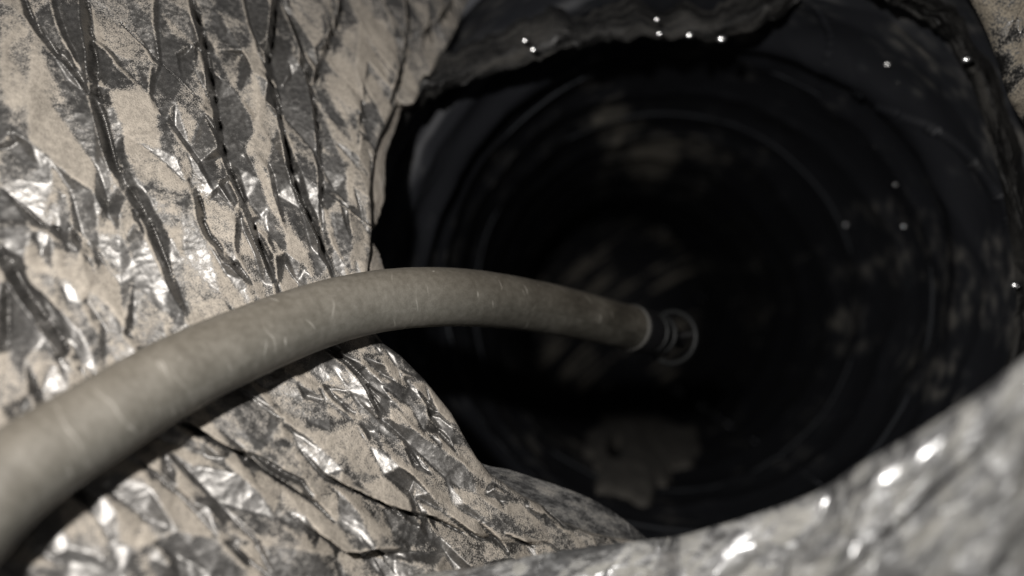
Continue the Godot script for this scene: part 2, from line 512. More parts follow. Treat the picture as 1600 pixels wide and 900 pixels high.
# how much dust lies in each patch (0 bare foil, 1 thick)
const PATCHES := [
	[0.54, [-40, 700, 200, 640, 560, 480, 640, 500, 860, 760, 1160, 900, 1100, 1000, -60, 1000]],
	[0.16, [70, 75, 95, 85, 125, 110, 142, 150, 155, 192, 140, 205, 110, 165, 85, 120]],
	[0.10, [100, 12, 128, 10, 140, 70, 143, 120, 120, 90]],
	[0.12, [142, 70, 170, 92, 195, 112, 215, 135, 178, 140, 160, 122]],
	[0.26, [245, 55, 290, 62, 305, 80, 302, 110, 318, 160, 312, 196, 290, 170, 250, 140, 240, 100]],
	[0.02, [314, 40, 332, 80, 350, 104, 374, 155, 393, 185, 386, 222, 372, 265, 355, 268, 342, 215, 330, 140]],
	[0.22, [332, -10, 376, -10, 392, 60, 396, 130, 372, 142, 346, 92, 335, 40]],
	[0.10, [374, 252, 396, 240, 410, 300, 440, 360, 462, 396, 440, 386, 402, 342, 380, 300]],
	[0.06, [420, 100, 436, 55, 455, 68, 470, 110, 485, 150, 492, 205, 480, 232, 450, 215, 436, 150]],
	[0.08, [412, 262, 445, 255, 462, 300, 485, 345, 512, 412, 500, 425, 470, 382, 450, 340, 430, 300]],
	[0.08, [455, 225, 496, 225, 500, 300, 501, 352, 470, 292]],
	[0.14, [505, 240, 548, 255, 527, 308, 505, 325]],
	[0.10, [522, 335, 570, 325, 571, 372, 545, 392, 525, 358]],
	[0.12, [493, 134, 520, 168, 545, 203, 552, 228, 530, 205, 500, 155]],
	[0.14, [566, 168, 592, 160, 582, 214, 568, 224]],
	[0.22, [0, 198, 32, 206, 90, 250, 70, 272, 20, 240]],
	[0.12, [-10, 293, 35, 310, 60, 330, 60, 345, -10, 336]],
	[0.12, [5, 358, 60, 364, 110, 378, 132, 400, 90, 388, 42, 382, 22, 425, 5, 400]],
	[0.18, [150, 302, 195, 335, 190, 346, 140, 322, 130, 305]],
	[0.16, [140, 368, 195, 370, 206, 422, 180, 416, 150, 386]],
	[0.05, [205, 374, 230, 394, 262, 440, 302, 488, 280, 500, 248, 480, 215, 440]],
	[0.20, [60, 426, 95, 430, 130, 470, 150, 510, 177, 552, 142, 574, 115, 556, 95, 522, 100, 490, 75, 450]],
	[0.10, [-10, 440, 25, 450, 60, 500, 92, 547, 60, 540, 20, 520, -10, 490]],
	[0.16, [45, 438, 98, 492, 80, 502, 45, 470]],
	[0.18, [240, 330, 292, 336, 286, 352, 265, 357, 245, 342]],
	[0.10, [218, 302, 242, 312, 234, 336, 216, 322]],
	[0.18, [205, 290, 240, 282, 290, 300, 296, 330, 262, 318]],
	[0.16, [305, 240, 330, 245, 365, 300, 372, 342, 345, 327, 315, 282]],
	[0.26, [250, 172, 286, 196, 296, 240, 275, 272, 255, 236]],
	[0.08, [342, 392, 362, 414, 392, 446, 372, 450, 356, 430]],
	[0.22, [375, 395, 395, 400, 410, 440, 392, 440]],
	[0.10, [490, 543, 541, 570, 530, 581, 502, 596, 484, 576]],
	[0.20, [570, 530, 590, 535, 600, 571, 582, 573, 566, 560]],
	[0.08, [575, 583, 620, 594, 662, 613, 640, 630, 600, 641, 575, 625]],
	[0.16, [524, 610, 571, 603, 582, 626, 560, 641, 540, 630]],
	[0.18, [455, 612, 505, 606, 502, 621, 460, 626]],
	[0.16, [470, 658, 550, 648, 556, 660, 520, 672, 480, 669]],
	[0.08, [335, 620, 390, 602, 427, 640, 434, 656, 422, 692, 400, 702, 376, 660, 346, 642]],
	[0.14, [428, 690, 462, 690, 502, 732, 532, 767, 470, 747, 418, 715]],
	[0.05, [315, 726, 350, 720, 402, 770, 432, 816, 420, 834, 340, 832, 310, 792, 290, 760]],
	[0.22, [560, 654, 600, 654, 652, 674, 640, 690, 590, 692, 575, 681]],
	[0.24, [620, 704, 660, 688, 720, 724, 757, 756, 716, 761, 682, 772, 645, 737]],
	[0.16, [553, 773, 640, 804, 742, 840, 620, 832, 588, 816]],
	[0.24, [758, 810, 822, 796, 838, 830, 780, 840]],
	[0.12, [50, 850, 130, 838, 212, 852, 232, 905, 50, 905]],
	[0.05, [240, 852, 330, 840, 362, 870, 382, 905, 258, 905]],
	[0.12, [518, 850, 630, 864, 682, 886, 800, 868, 832, 850, 700, 838, 600, 834]],
	[0.16, [425, 848, 520, 868, 602, 880, 652, 905, 400, 905]],
	[0.22, [415, 786, 460, 785, 502, 840, 440, 852, 410, 812]],
	[0.16, [666, 618, 722, 700, 742, 722, 702, 692, 680, 650]],
	[0.20, [508, 690, 540, 715, 560, 755, 534, 735]],
	[0.30, [590, 690, 625, 690, 610, 720, 580, 715]],
	[0.24, [220, 730, 262, 760, 250, 790, 215, 770]],
	[1.0, [0, 30, 30, 20, 60, 70, 75, 130, 60, 170, 0, 170]],
	[1.0, [182, 145, 240, 150, 246, 240, 205, 225, 190, 190]],
	[1.0, [70, 402, 130, 432, 190, 470, 218, 525, 195, 560, 176, 545, 150, 500, 115, 452]],
	[1.0, [300, 285, 330, 308, 374, 344, 364, 408, 342, 388, 322, 350]],
	[1.0, [545, 40, 600, 30, 620, 80, 600, 140, 572, 160, 540, 190, 505, 130]],
	[1.0, [392, 110, 406, 100, 412, 170, 400, 215]],
	[1.0, [398, 240, 415, 270, 434, 330, 476, 400, 462, 404, 430, 360, 404, 290]],
]

var jacket_edge := PackedVector2Array()

func facets(H: PackedFloat32Array, facet: PackedFloat32Array, along_way: Vector2, sd: int, fine := 1.0) -> void:
	var rng := RandomNumberGenerator.new()
	rng.seed = sd
	var pts := PackedVector2Array()
	var hs := PackedFloat32Array()
	var lines := FOLDS.duplicate()
	for k in 150:                  # short creases between the long folds
		var at := Vector2(rng.randf_range(-30, 1000), rng.randf_range(-30, 920))
		var below := clampf((at.y + at.x * 0.35 - 560.0) / 160.0, 0.0, 1.0)
		var way := Vector2(0.38, 1.0).lerp(Vector2(1.0, 0.55), below).normalized().rotated(rng.randfn(0.0, 0.4))
		if rng.randf() < 0.3:
			way = way.rotated(1.2)
		var q := at + way * rng.randf_range(50, 190)
		var mid := (at + q) * 0.5 + way.orthogonal() * rng.randf_range(-6, 6)
		lines.append([["ridge", "ridge", "crack", "step"][rng.randi() % 4], rng.randf_range(1.4, 3.6), 6, [at.x, at.y, mid.x, mid.y, q.x, q.y]])
	for f in lines:
		var p := cells(f[3])
		var amp: float = f[1] * 0.001 * 1.7
		var total := 0.0
		for k in p.size() - 1:
			total += p[k].distance_to(p[k + 1])
		var gone := 0.0
		for k in p.size() - 1:
			var ab := p[k + 1] - p[k]
			var leng := ab.length()
			var n := maxi(1, int(round(leng / 30.0)))
			var side := Vector2(-ab.y, ab.x) / maxf(leng, 1e-4)      # to the right of the way
			for j in n + (1 if k == p.size() - 2 else 0):
				var t := clampf((j + rng.randf_range(-0.3, 0.3)) / n, 0.0, 1.0)
				var s := (gone + t * leng) / total
				var ends := minf(1.0, minf(s, 1.0 - s) * 6.0 + 0.15) * rng.randf_range(0.86, 1.14)
				var at := p[k] + ab * t + side * rng.randf_range(-0.7, 0.7)
				if f[0] == "step":
					pts.append(at + side * 1.3)
					hs.append(amp * ends * 0.9)
					if f[1] >= 3.2:              # a pleat: a deep slit under the fold
						pts.append(at - side * 1.2)
						hs.append(-amp * ends * 1.7)
						pts.append(at - side * 4.0)
						hs.append(-amp * ends * 0.45)
					else:
						pts.append(at - side * 1.6)
						hs.append(-amp * ends * 0.9)
				elif f[0] == "crack":
					pts.append(at)
					hs.append(-amp * ends)
				else:
					pts.append(at)
					hs.append(amp * ends)
			gone += leng
	# fill the rest, keeping clear of the folds
	var near := {}
	for q in pts:
		near[Vector2i(q / 12.0)] = true
	var across := Vector2(along_way.y, -along_way.x)
	for j in range(-50, 51):
		for i in range(-80, 81):
			var q := Vector2(NW, NH) * 0.5 + (across * (i * 21.0 + rng.randf_range(-8, 8)) + along_way * ((j + 0.5 * (i % 2)) * 52.0 + rng.randf_range(-22, 22))) * fine
			if q.x < -60 or q.y < -60 or q.x > NW + 60 or q.y > NH + 60:
				continue
			var h := rng.randf_range(-1.0, 1.0) * 0.0040
			var c := Vector2i(q / 12.0)
			var free := true
			for dy in [-1, 0, 1]:
				for dx in [-1, 0, 1]:
					if near.has(c + Vector2i(dx, dy)):
						free = false
			if free:
				pts.append(q)
				hs.append(h)
	var squeezed := PackedVector2Array()
	for q in pts:
		squeezed.append(Vector2(q.dot(across), q.dot(along_way) / 2.3))
	var ids := Geometry2D.triangulate_delaunay(squeezed)
	for k in range(0, ids.size(), 3):
		var a := ids[k]
		var b := ids[k + 1]
		var c := ids[k + 2]
		var u := pts[b] - pts[a]
		var v := pts[c] - pts[a]
		var den := (u.x * v.y - u.y * v.x) * CELL
		if absf(den) < 1e-7:
			continue
		var hu := hs[b] - hs[a]
		var hv := hs[c] - hs[a]
		var gx := (hu * v.y - hv * u.y) / den
		var gy := (hv * u.x - hu * v.x) / den
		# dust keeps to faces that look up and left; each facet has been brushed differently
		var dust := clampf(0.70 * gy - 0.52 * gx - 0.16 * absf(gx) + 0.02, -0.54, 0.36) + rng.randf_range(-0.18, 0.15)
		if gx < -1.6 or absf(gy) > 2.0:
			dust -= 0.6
		tri(H, NW, NH, pts, hs, a, b, c)
		tri(facet, NW, NH, pts, PackedFloat32Array([dust, dust, dust]), a, b, c, true)

func build_jacket() -> void:
	var H := PackedFloat32Array()
	H.resize(NW * NH)
	# flat facets between the folds one sees, on a gentle sag
	var facet := PackedFloat32Array()
	facet.resize(NW * NH)
	facets(H, facet, Vector2(0.47, 0.883), 2024)
	var H2 := PackedFloat32Array()
	H2.resize(NW * NH)
	var facet2 := H2.duplicate()
	facets(H2, facet2, Vector2(0.90, 0.436), 2025, 0.92)      # below the hose the folds run another way
	var side := H2.duplicate()
	side.fill(0.0)
	patch_fill(side, NW, NH, cells([-200, 960, 0, 775, 150, 690, 330, 590, 540, 505, 640, 470, 900, 420, 1300, 800, 1200, 1100, -200, 1100]), 1.0)
	side = soften(side, NW, NH, 6)
	for k in NW * NH:
		H[k] = lerpf(H[k], H2[k], side[k])
		if side[k] > 0.5:
			facet[k] = facet2[k]
	H = soften(soften(H, NW, NH, 2), NW, NH, 2)
	facet = soften(facet, NW, NH, 4)
	for f in FOLDS:                # the panels between the long pleats lean
		if f[0] == "step" and f[1] >= 3.5:
			fold(H, NW, NH, "lean", f[1] * 0.0011, f[2] * 0.0019 / CELL, cells(f[3]))
	crumple(H, NW, NH, 60.0, 0.0022, 11, Vector2(0.45, 0.9), 1.6)
	var wr := noise_field(NW, NH, 21, 0.028, 2, 3)
	var wr2 := noise_field(NW, NH, 22, 0.09, 0, 2)
	for k in NW * NH:
		H[k] += (wr[k] - 128) * 0.0000034 + (wr2[k] - 128) * 0.0000003
	# the hose's weight presses the foil down along its way
	var M := PackedFloat32Array()
	M.resize(NW * NH)
	fold(M, NW, NH, "soft", 1.0, 0.036 / CELL, cells([-160, 940, 0, 775, 150, 690, 330, 590, 540, 505, 640, 490]))
	for k in NW * NH:
		if M[k] > 0.0:
			H[k] -= maxf(0.0, H[k] - 0.0015) * minf(1.0, M[k] * 1.6)
	# dust: less on steep faces, more on those that look up
	var D := PackedFloat32Array()
	D.resize(NW * NH)
	D.fill(0.60)
	for f in PATCHES:
		patch_fill(D, NW, NH, cells(f[1]), f[0] * 0.9 + 0.03)
	D = soften(soften(D, NW, NH, 3), NW, NH, 5)
	var O := eye * ray(300, 500, 0.4)
	var P := PackedVector3Array()
	P.resize(NW * NH)
	var skip := PackedByteArray()
	skip.resize(NW * NH)
	var start := eye * (e1 * A0 + e2 * B0 + pn * pn.dot(ray(0, 0, plane_depth(0, 0)))) - O
	var du := eye.basis * e1 * CELL
	var dv := eye.basis * e2 * -CELL
	for y in NH:
		for x in NW:
			var base := start + du * x + dv * y
			P[y * NW + x] = base + ((eye.origin - O - base).normalized() * 0.45 + eye.basis * lift * 0.55) * H[y * NW + x]
	var Hs := soften(H, NW, NH, 2)
	for y in range(1, NH - 1):
		for x in range(1, NW - 1):
			var k := y * NW + x
			var gx := (Hs[k + 1] - Hs[k - 1]) / (2.0 * CELL)
			var gy := (Hs[k + NW] - Hs[k - NW]) / (2.0 * CELL)
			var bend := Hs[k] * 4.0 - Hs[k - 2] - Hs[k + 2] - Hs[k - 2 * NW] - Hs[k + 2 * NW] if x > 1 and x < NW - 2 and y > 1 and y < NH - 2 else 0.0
			D[k] += clampf(bend * 220.0, -0.42, 0.42)           # thinner cover in hollows, thicker on crests
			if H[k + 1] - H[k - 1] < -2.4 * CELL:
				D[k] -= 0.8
			D[k] += facet[k]
	# the edge: beyond it the foil turns over and runs down into the duct
	jacket_edge = cells(EDGE)
	var poly := jacket_edge.duplicate()
	poly.append(Vector2(-50, NH + 400))
	poly.append(Vector2(-50, -400))
	var E := jacket_edge
	var wide := 45.0
	var best := PackedFloat32Array()
	best.resize(NW * NH)
	best.fill(1e9)
	var near := PackedVector2Array()
	near.resize(NW * NH)
	for k in E.size() - 1:
		var a := E[k]
		var ab := E[k + 1] - a
		var len2 := ab.length_squared()
		for y in range(maxi(0, int(minf(a.y, a.y + ab.y) - wide)), mini(NH - 1, int(maxf(a.y, a.y + ab.y) + wide)) + 1):
			for x in range(maxi(0, int(minf(a.x, a.x + ab.x) - wide)), mini(NW - 1, int(maxf(a.x, a.x + ab.x) + wide)) + 1):
				var q := Vector2(x, y) - a
				var t := clampf(q.dot(ab) / len2, 0.0, 1.0)
				var d2 := (q - ab * t).length_squared()
				if d2 < best[y * NW + x]:
					best[y * NW + x] = d2
					near[y * NW + x] = a + ab * t
	var r := 0.0035
	for y in NH:
		for x in NW:
			var k := y * NW + x
			if Geometry2D.is_point_in_polygon(Vector2(x, y), poly):
				var c3 := eye.basis.inverse() * (P[k] + O - eye.origin)
				if c3.z > -0.15 or c3.x / -c3.z < -1.0 or absf(c3.y / c3.z) > 0.66:
					skip[k] = 1        # far outside what the photograph shows
				continue
			var d := sqrt(best[k])
			if d > wide - 1.0:
				skip[k] = 1
				continue
			var e := d * CELL
			var q := near[k]
			var n := (Vector2(x, y) - q) / maxf(d, 1e-4)
			var ang := minf(e / r, 1.7)
			var out := r * sin(ang)
			var down := r * (1.0 - cos(ang)) + maxf(0.0, e - 1.7 * r) * 1.4
			var base := start + du * (q.x + n.x * out / CELL) + dv * (q.y + n.y * out / CELL)
			P[k] = base + ((eye.origin - O - base).normalized() * 0.45 + eye.basis * lift * 0.55) * (H[k] - down)
	var jacket := thing("foil_jacket", "big crumpled silver foil jacket under the hose, thick with beige dust", "foil jacket", O)
	var mat := foil_material(D, NW, NH, 1.95, 31, Color(0.598, 0.567, 0.523), Color(0.48, 0.474, 0.465), 1.0, 0.42, 0.13)
	part("foil_sheet", sheet(P, NW, NH, skip), mat, jacket)
	# loose pleats that hang at the edge behind the sheet
	var strip_mat := plain_foil(71, 0.85)
	var strips := [
		[[552, 380, 556, 300, 562, 240, 580, 200, 606, 128], [580, 362, 591, 345, 600, 315, 604, 250, 614, 215, 627, 172, 630, 130], 0.010],
		[[548, 470, 552, 420, 558, 376], [602, 470, 600, 415, 585, 380], 0.006],
	]
	for s in strips:
		part("hanging_pleat", pleat(s[0], s[1], s[2], O), strip_mat, jacket)
	# the grey flap that lies lower along the edge
	part("edge_flap", flap_mesh(O), plain_foil(73, 0.20, Color(0.47, 0.455, 0.43), Color(0.42, 0.42, 0.42)), jacket)

func line_at(a: Array, t: float) -> Vector2:
	var n := a.size() / 2 - 1
	var f := clampf(t, 0, 1) * n
	var i := mini(int(f), n - 1)
	f -= i
	var p := func(k: int) -> Vector2:
		k = clampi(k, 0, n)
		return Vector2(a[k * 2], a[k * 2 + 1])
	var p0 := Vector2(a[maxi(0, i - 1) * 2], a[maxi(0, i - 1) * 2 + 1])
	var p1 := Vector2(a[i * 2], a[i * 2 + 1])
	var p2 := Vector2(a[(i + 1) * 2], a[(i + 1) * 2 + 1])
	var p3 := Vector2(a[mini(n, i + 2) * 2], a[mini(n, i + 2) * 2 + 1])
	return p1.cubic_interpolate(p2, p0, p3, f)

func pleat(left: Array, right: Array, behind: float, O: Vector3) -> ArrayMesh:
	var w := 40
	var h := 90
	var P := PackedVector3Array()
	var n := FastNoiseLite.new()
	n.seed = 5
	n.frequency = 0.06
	for y in h:
		var t := float(y) / (h - 1)
		var a := line_at(left, t)
		var b := line_at(right, t)
		for x in w:
			var s := float(x) / (w - 1)
			var roll := 0.0
			var ss := s / 0.8
			if s > 0.8:
				ss = 1.0
				roll = (s - 0.8) / 0.2
			var q := a.lerp(b, ss) + Vector2(n.get_noise_2d(0, y * 1.3) * 3.0, 0)
			var d := plane_depth(q.x, q.y) + behind + 0.010 * pow(absf(ss - 0.55), 2.0) * 4.0 + n.get_noise_2d(x * 1.2, y * 0.8) * 0.0025
			d += roll * 0.05
			q.x -= roll * roll * 6.0
			P.append(eye * ray(q.x, q.y, d) - O)
	return sheet(P, w, h)

func flap_mesh(O: Vector3) -> ArrayMesh:
	var up_line := [690, 640, 741, 716, 800, 735, 868, 757, 912, 774, 940, 788, 976, 812, 1012, 842, 1060, 880]
	var low_line := [660, 700, 700, 760, 750, 800, 800, 830, 850, 850, 890, 870, 940, 890, 1000, 900, 1060, 920]
	var w := 260
	var h := 110
	var H := PackedFloat32Array()
	H.resize(w * h)
	crumple(H, w, h, 34.0, 0.0030, 91, Vector2(1, 0.3), 1.6)
	crumple(H, w, h, 13.0, 0.0006, 92, Vector2(1, 0.5), 1.4)
	var P := PackedVector3Array()
	for y in h:
		var t := float(y) / (h - 1)
		var roll := maxf(0.0, (0.18 - t) / 0.18)
		var tt := maxf(0.0, (t - 0.18) / 0.82)
		for x in w:
			var s := float(x) / (w - 1)
			var q := line_at(up_line, s).lerp(line_at(low_line, s), tt)
			var d := plane_depth(q.x, q.y) + 0.012 - H[y * w + x]
			d += roll * roll * 0.004 + roll * 0.05
			q.y += roll * 5.0
			P.append(eye * ray(q.x, q.y, d) - O)
	return sheet(P, w, h)

var foil_kinds := {}
func plain_foil(sd: int, cover: float, dust := Color(0.57, 0.54, 0.50), bare := Color(0.6, 0.6, 0.6)) -> ORMMaterial3D:
	var D := PackedFloat32Array()
	D.resize(256 * 256)
	var n := noise_field(256, 256, sd, 0.02, 0, 3)
	for k in D.size():
		D[k] = cover + (n[k] - 128) * 0.0035
	return foil_material(D, 256, 256, 2, sd, dust, bare, 1.2, 0.42, 0.3)

# ------------------------------------------------------------------ near folds

func build_near_fold() -> void:
	var crest := [480, 985, 560, 935, 640, 900, 740, 886, 830, 868, 930, 852, 1010, 843, 1060, 837, 1150, 812, 1230, 786, 1290, 761, 1340, 728, 1420, 682, 1500, 632, 1560, 590, 1650, 515, 1760, 420]
	var w := 560
	var h := 320
	var H := PackedFloat32Array()
	H.resize(w * h)
	var D0 := H.duplicate()
	crumple(H, w, h, 60.0, 0.0085, 51, Vector2(1, -0.45), 2.0)
	var facet := PackedFloat32Array()
	facet.resize(w * h)
	crumple(H, w, h, 22.0, 0.0105, 52, Vector2(1, -0.6), 1.9, facet, 0.62)
	crumple(H, w, h, 12.0, 0.0026, 53, Vector2(1, -0.3), 1.6)
	var facet2 := facet.duplicate()
	crumple(D0, w, h, 13.0, 0.0, 54, Vector2(1, -0.5), 1.8, facet2, 0.42)
	for k in w * h:
		facet[k] = facet[k] * 0.7 + facet2[k]
	fold(H, w, h, "step", 0.006, 50.0, PackedVector2Array([Vector2(500, 110), Vector2(430, 130), Vector2(360, 160), Vector2(290, 175), Vector2(220, 220)]))
	fold(H, w, h, "step", 0.005, 40.0, PackedVector2Array([Vector2(540, 190), Vector2(470, 230), Vector2(400, 280)]))
	var D := PackedFloat32Array()
	D.resize(w * h)
	var n := noise_field(w, h, 55, 0.016, 0, 4)
	var P := PackedVector3Array()
	var O := eye * ray(1300, 860, 0.27)
	var back := 0.2
	for y in h:
		var t := float(y) / (h - 1)
		for x in w:
			var s := float(x) / (w - 1)
			var c := line_at(crest, s)
			var d0 := lerpf(0.36, 0.245, smoothstep(0.1, 0.9, s))
			var k := y * w + x
			var q := c
			var d := d0
			if t < back:
				var e := (back - t) / back
				q += Vector2(e * 6.0, 14.0 * (1.0 - cos(minf(1.0, e * 4.0) * 1.57)) + e * 26.0)
				d += 0.005 * sin(minf(1.0, e * 4.0) * 1.57) + 0.10 * e
			else:
				var e := (t - back) / (1.0 - back)
				var rounded := sqrt(1.0 - pow(1.0 - minf(1.0, e * 5.0), 2.0))
				q += Vector2(90.0 * e, 330.0 * e)
				d += -0.016 * rounded - 0.035 * e
			d -= H[k] * (0.35 + 0.65 * minf(1.0, absf(t - back) * 6.0))
			P.append(eye * ray(q.x, q.y, d) - O)
			D[k] = 0.22 + (n[k] - 128) * 0.003 + facet[k]
	var o := thing("foil_fold", "blurred grey foil fold in the near foreground, below the dark duct mouth", "foil fold", O, "foil folds round the duct mouth")
	part("foil_sheet", sheet(P, w, h), foil_material(D, w, h, 2, 57, Color(0.49, 0.484, 0.464), Color(0.68, 0.68, 0.68), 1.3, 0.30, 0.20), o)

func build_corner_fold() -> void:
	var inner := [1420, -160, 1475, -70, 1512, -5, 1540, 50, 1560, 105, 1574, 150, 1596, 190, 1640, 260, 1690, 330]
	var w := 220
	var h := 160
	var H := PackedFloat32Array()
	H.resize(w * h)
	crumple(H, w, h, 36.0, 0.007, 61, Vector2(1, 0.2), 1.5)
	crumple(H, w, h, 14.0, 0.003, 62, Vector2(1, 0.2), 1.4)
	var D := PackedFloat32Array()
	D.resize(w * h)
	var n := noise_field(w, h, 65, 0.03, 0, 4)
	var P := PackedVector3Array()
	var O := eye * ray(1580, 60, 0.48)
	for y in h:
		var t := float(y) / (h - 1)
		for x in w:
			var s := float(x) / (w - 1)
			var q := line_at(inner, s)
			var k := y * w + x
			var d := 0.475
			if t < 0.2:
				var e := (0.2 - t) / 0.2
				q += Vector2(10, -6) * e
				d += 0.09 * e
			else:
				var e := (t - 0.2) / 0.8
				q += Vector2(260, -150) * e
				d += -0.02 * sqrt(minf(1.0, e * 6.0)) - 0.03 * e
			P.append(eye * ray(q.x, q.y, d - H[k]) - O)
			D[k] = 0.5 + (n[k] - 128) * 0.007
	var o := thing("foil_fold", "dusty brown-grey foil fold beside the duct mouth, far from the hose", "foil fold", O, "foil folds round the duct mouth")
	part("foil_sheet", sheet(P, w, h), foil_material(D, w, h, 2, 67, Color(0.50, 0.47, 0.42), Color(0.4, 0.4, 0.4), 1.6, 0.1, 0.3), o)

# ------------------------------------------------------------------ duct

var duct_mid := []
var duct_rad := []

func duct_point(a: float, s: float, inset: float) -> Vector3:   # angle, 0..1 along, metres inwards; camera axes
	var c: Vector3 = along(duct_mid, s)
	var fwd := (along(duct_mid, minf(1.0, s + 0.02)) - along(duct_mid, maxf(0.0, s - 0.02))).normalized()
	var x := (Vector3.UP.cross(-fwd)).normalized()
	var y := (-fwd).cross(x).normalized()
	var f := clampf(s, 0, 1) * (duct_rad.size() - 1)
	var i := mini(int(f), duct_rad.size() - 2)
	var r: float = lerpf(duct_rad[i], duct_rad[i + 1], f - i) - inset
	return c + (x * cos(a) + y * sin(a)) * r + Vector3(0, 0, -2.2) * pow(maxf(0.0, 0.3 - s), 2.0) * maxf(0.0, cos(a - 2.36))

# where the line of sight through a photo pixel meets the lining: (angle, 0..1 along)
func duct_spot(px: float, py: float) -> Vector2:
	var best := 1e9
	var found := Vector2.ZERO
	for j in 100:
		for k in 180:
			var a := TAU * k / 180.0
			var p := duct_point(a, j / 99.0, 0.0)
			var e := Vector2(800.0 + F * p.x / -p.z - px, 450.0 - F * p.y / -p.z - py).length_squared()
			if e < best:
				best = e
				found = Vector2(a, j / 99.0)
	return found

func build_duct() -> void:
	duct_mid = [ray(1092, 428, 0.50), ray(1085, 432, 0.55), ray(1075, 440, 0.61), ray(1060, 450, 0.71), ray(1040, 462, 0.84), ray(1020, 474, 1.0), ray(1005, 484, 1.2), ray(990, 490, 1.45), ray(955, 480, 1.75)]
	duct_rad = [0.345, 0.300, 0.264, 0.249, 0.244, 0.240, 0.238, 0.236, 0.236]
	var O := eye * (duct_mid[0] as Vector3)
	var nu := 420
	var nv := 440
	var H := PackedFloat32Array()
	H.resize(nu * nv)
	crumple(H, nu, nv, 40.0, 0.004, 81, Vector2(0.1, 1), 1.6)
	crumple(H, nu, nv, 17.0, 0.002, 82, Vector2(0.1, 1), 2.0)
	crumple(H, nu, nv, 8.0, 0.0007, 83, Vector2(0.1, 1), 1.6)
	var lon := noise_field(nu, nv, 84, 0.05, 0, 3, 6.0)
	var big := noise_field(nu, nv, 85, 0.010, 0, 4)
	var P := PackedVector3Array()
	var D := PackedFloat32Array()
	D.resize(nu * nv)
	var rings := 13.0
	for y in nv:
		var s := float(y) / (nv - 1)
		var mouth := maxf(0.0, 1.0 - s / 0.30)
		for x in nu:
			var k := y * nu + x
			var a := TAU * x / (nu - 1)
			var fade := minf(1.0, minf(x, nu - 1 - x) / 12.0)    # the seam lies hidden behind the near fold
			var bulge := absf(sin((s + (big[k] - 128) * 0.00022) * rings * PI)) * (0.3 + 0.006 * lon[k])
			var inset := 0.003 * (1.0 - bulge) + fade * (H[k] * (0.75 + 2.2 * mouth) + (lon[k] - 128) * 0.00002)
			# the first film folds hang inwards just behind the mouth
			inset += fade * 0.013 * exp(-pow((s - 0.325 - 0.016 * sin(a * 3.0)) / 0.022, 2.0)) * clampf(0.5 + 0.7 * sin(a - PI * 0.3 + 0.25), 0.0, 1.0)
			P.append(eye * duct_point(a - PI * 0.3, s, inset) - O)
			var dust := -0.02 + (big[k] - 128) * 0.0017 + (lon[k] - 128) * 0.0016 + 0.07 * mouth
			D[k] = dust
	for q in [[970, 185, 0.22, 0.08, 0.42], [1040, 245, 0.18, 0.08, 0.46], [1085, 300, 0.09, 0.05, 0.22], [910, 130, 0.06, 0.03, 0.25], [800, 230, 0.12, 0.06, 0.10], [1300, 300, 0.10, 0.08, 0.10], [1420, 560, 0.05, 0.10, 0.07], [1250, 400, 0.03, 0.12, 0.14], [1330, 120, 0.08, 0.04, 0.12]]:
		var at := duct_spot(q[0], q[1])
		for y in nv:
			for x in nu:
				var da: float = angle_difference(TAU * x / (nu - 1) - PI * 0.3, at.x) / q[2]
				var ds: float = (float(y) / (nv - 1) - at.y) / q[3]
				if absf(da) < 2.5 and absf(ds) < 2.5:
					D[y * nu + x] += q[4] * exp(-da * da - ds * ds) * (0.7 + lon[y * nu + x] * 0.0025)
	var duct := thing("duct", "dark round duct with a dirty black film lining and wire rings", "duct", O)
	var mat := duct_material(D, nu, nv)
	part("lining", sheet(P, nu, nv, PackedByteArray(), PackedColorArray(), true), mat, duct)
	# rings of wire under the film
	var ring_mat := StandardMaterial3D.new()
	ring_mat.albedo_color = Color(0.13, 0.14, 0.155)
	ring_mat.roughness = 0.92
	ring_mat.metallic = 0.0
	for i in [5, 7]:
		var s: float = i / rings
		var T := PackedVector3Array()
		var steps := 160
		for j in 9:
			for k in steps:
				var a := TAU * k / (steps - 1)
				var b := TAU * j / 8.0
				var wob := 0.0012 * sin(a * 5.0 + i) + 0.0008 * sin(a * 11.0 + 2.0 * i)
				if k == 0 or k == steps - 1:
					wob = 0.0
				T.append(eye * duct_point(a - PI * 0.3, s + 0.0016 * sin(b), 0.0020 + wob + 0.0016 * cos(b)) - O)
		part("wire_ring", sheet(T, steps, 9), ring_mat, duct)
	# the far bend closes the view
	var C := PackedVector3Array()
	for j in 24:
		for k in 97:
			var a := TAU * k / 96.0
			var f := j / 23.0
			var rim := duct_point(a - PI * 0.3, 1.0, 0.0)
			var mid: Vector3 = along(duct_mid, 1.0)
			var fwd := (mid - (along(duct_mid, 0.97) as Vector3)).normalized()
			C.append(eye * (mid.lerp(rim, cos(f * PI / 2)) + fwd * 0.2 * sin(f * PI / 2)) - O)
	var CU := PackedVector2Array()
	for j in 24:
		for k in 97:
			CU.append(Vector2(0.5, 0.5) + Vector2(cos(TAU * k / 96.0), sin(TAU * k / 96.0)) * 0.48 * cos(j / 23.0 * PI / 2))
	var run := noise_field(256, 256, 88, 0.09, 0, 3, 14.0)
	var spread := noise_field(256, 256, 89, 0.012, 0, 3)
	var DB := PackedFloat32Array()
	for k in 256 * 256:
		DB.append((run[k] - 128) * 0.006 + (spread[k] - 128) * 0.004)
	part("bend", sheet(C, 97, 24, PackedByteArray(), PackedColorArray(), true, CU), duct_material(DB, 256, 256), duct)
	# loose cuffs of film just inside the mouth
	var cuff_mat := plain_foil(93, 0.26, Color(0.225, 0.217, 0.202), Color(0.20, 0.20, 0.20))
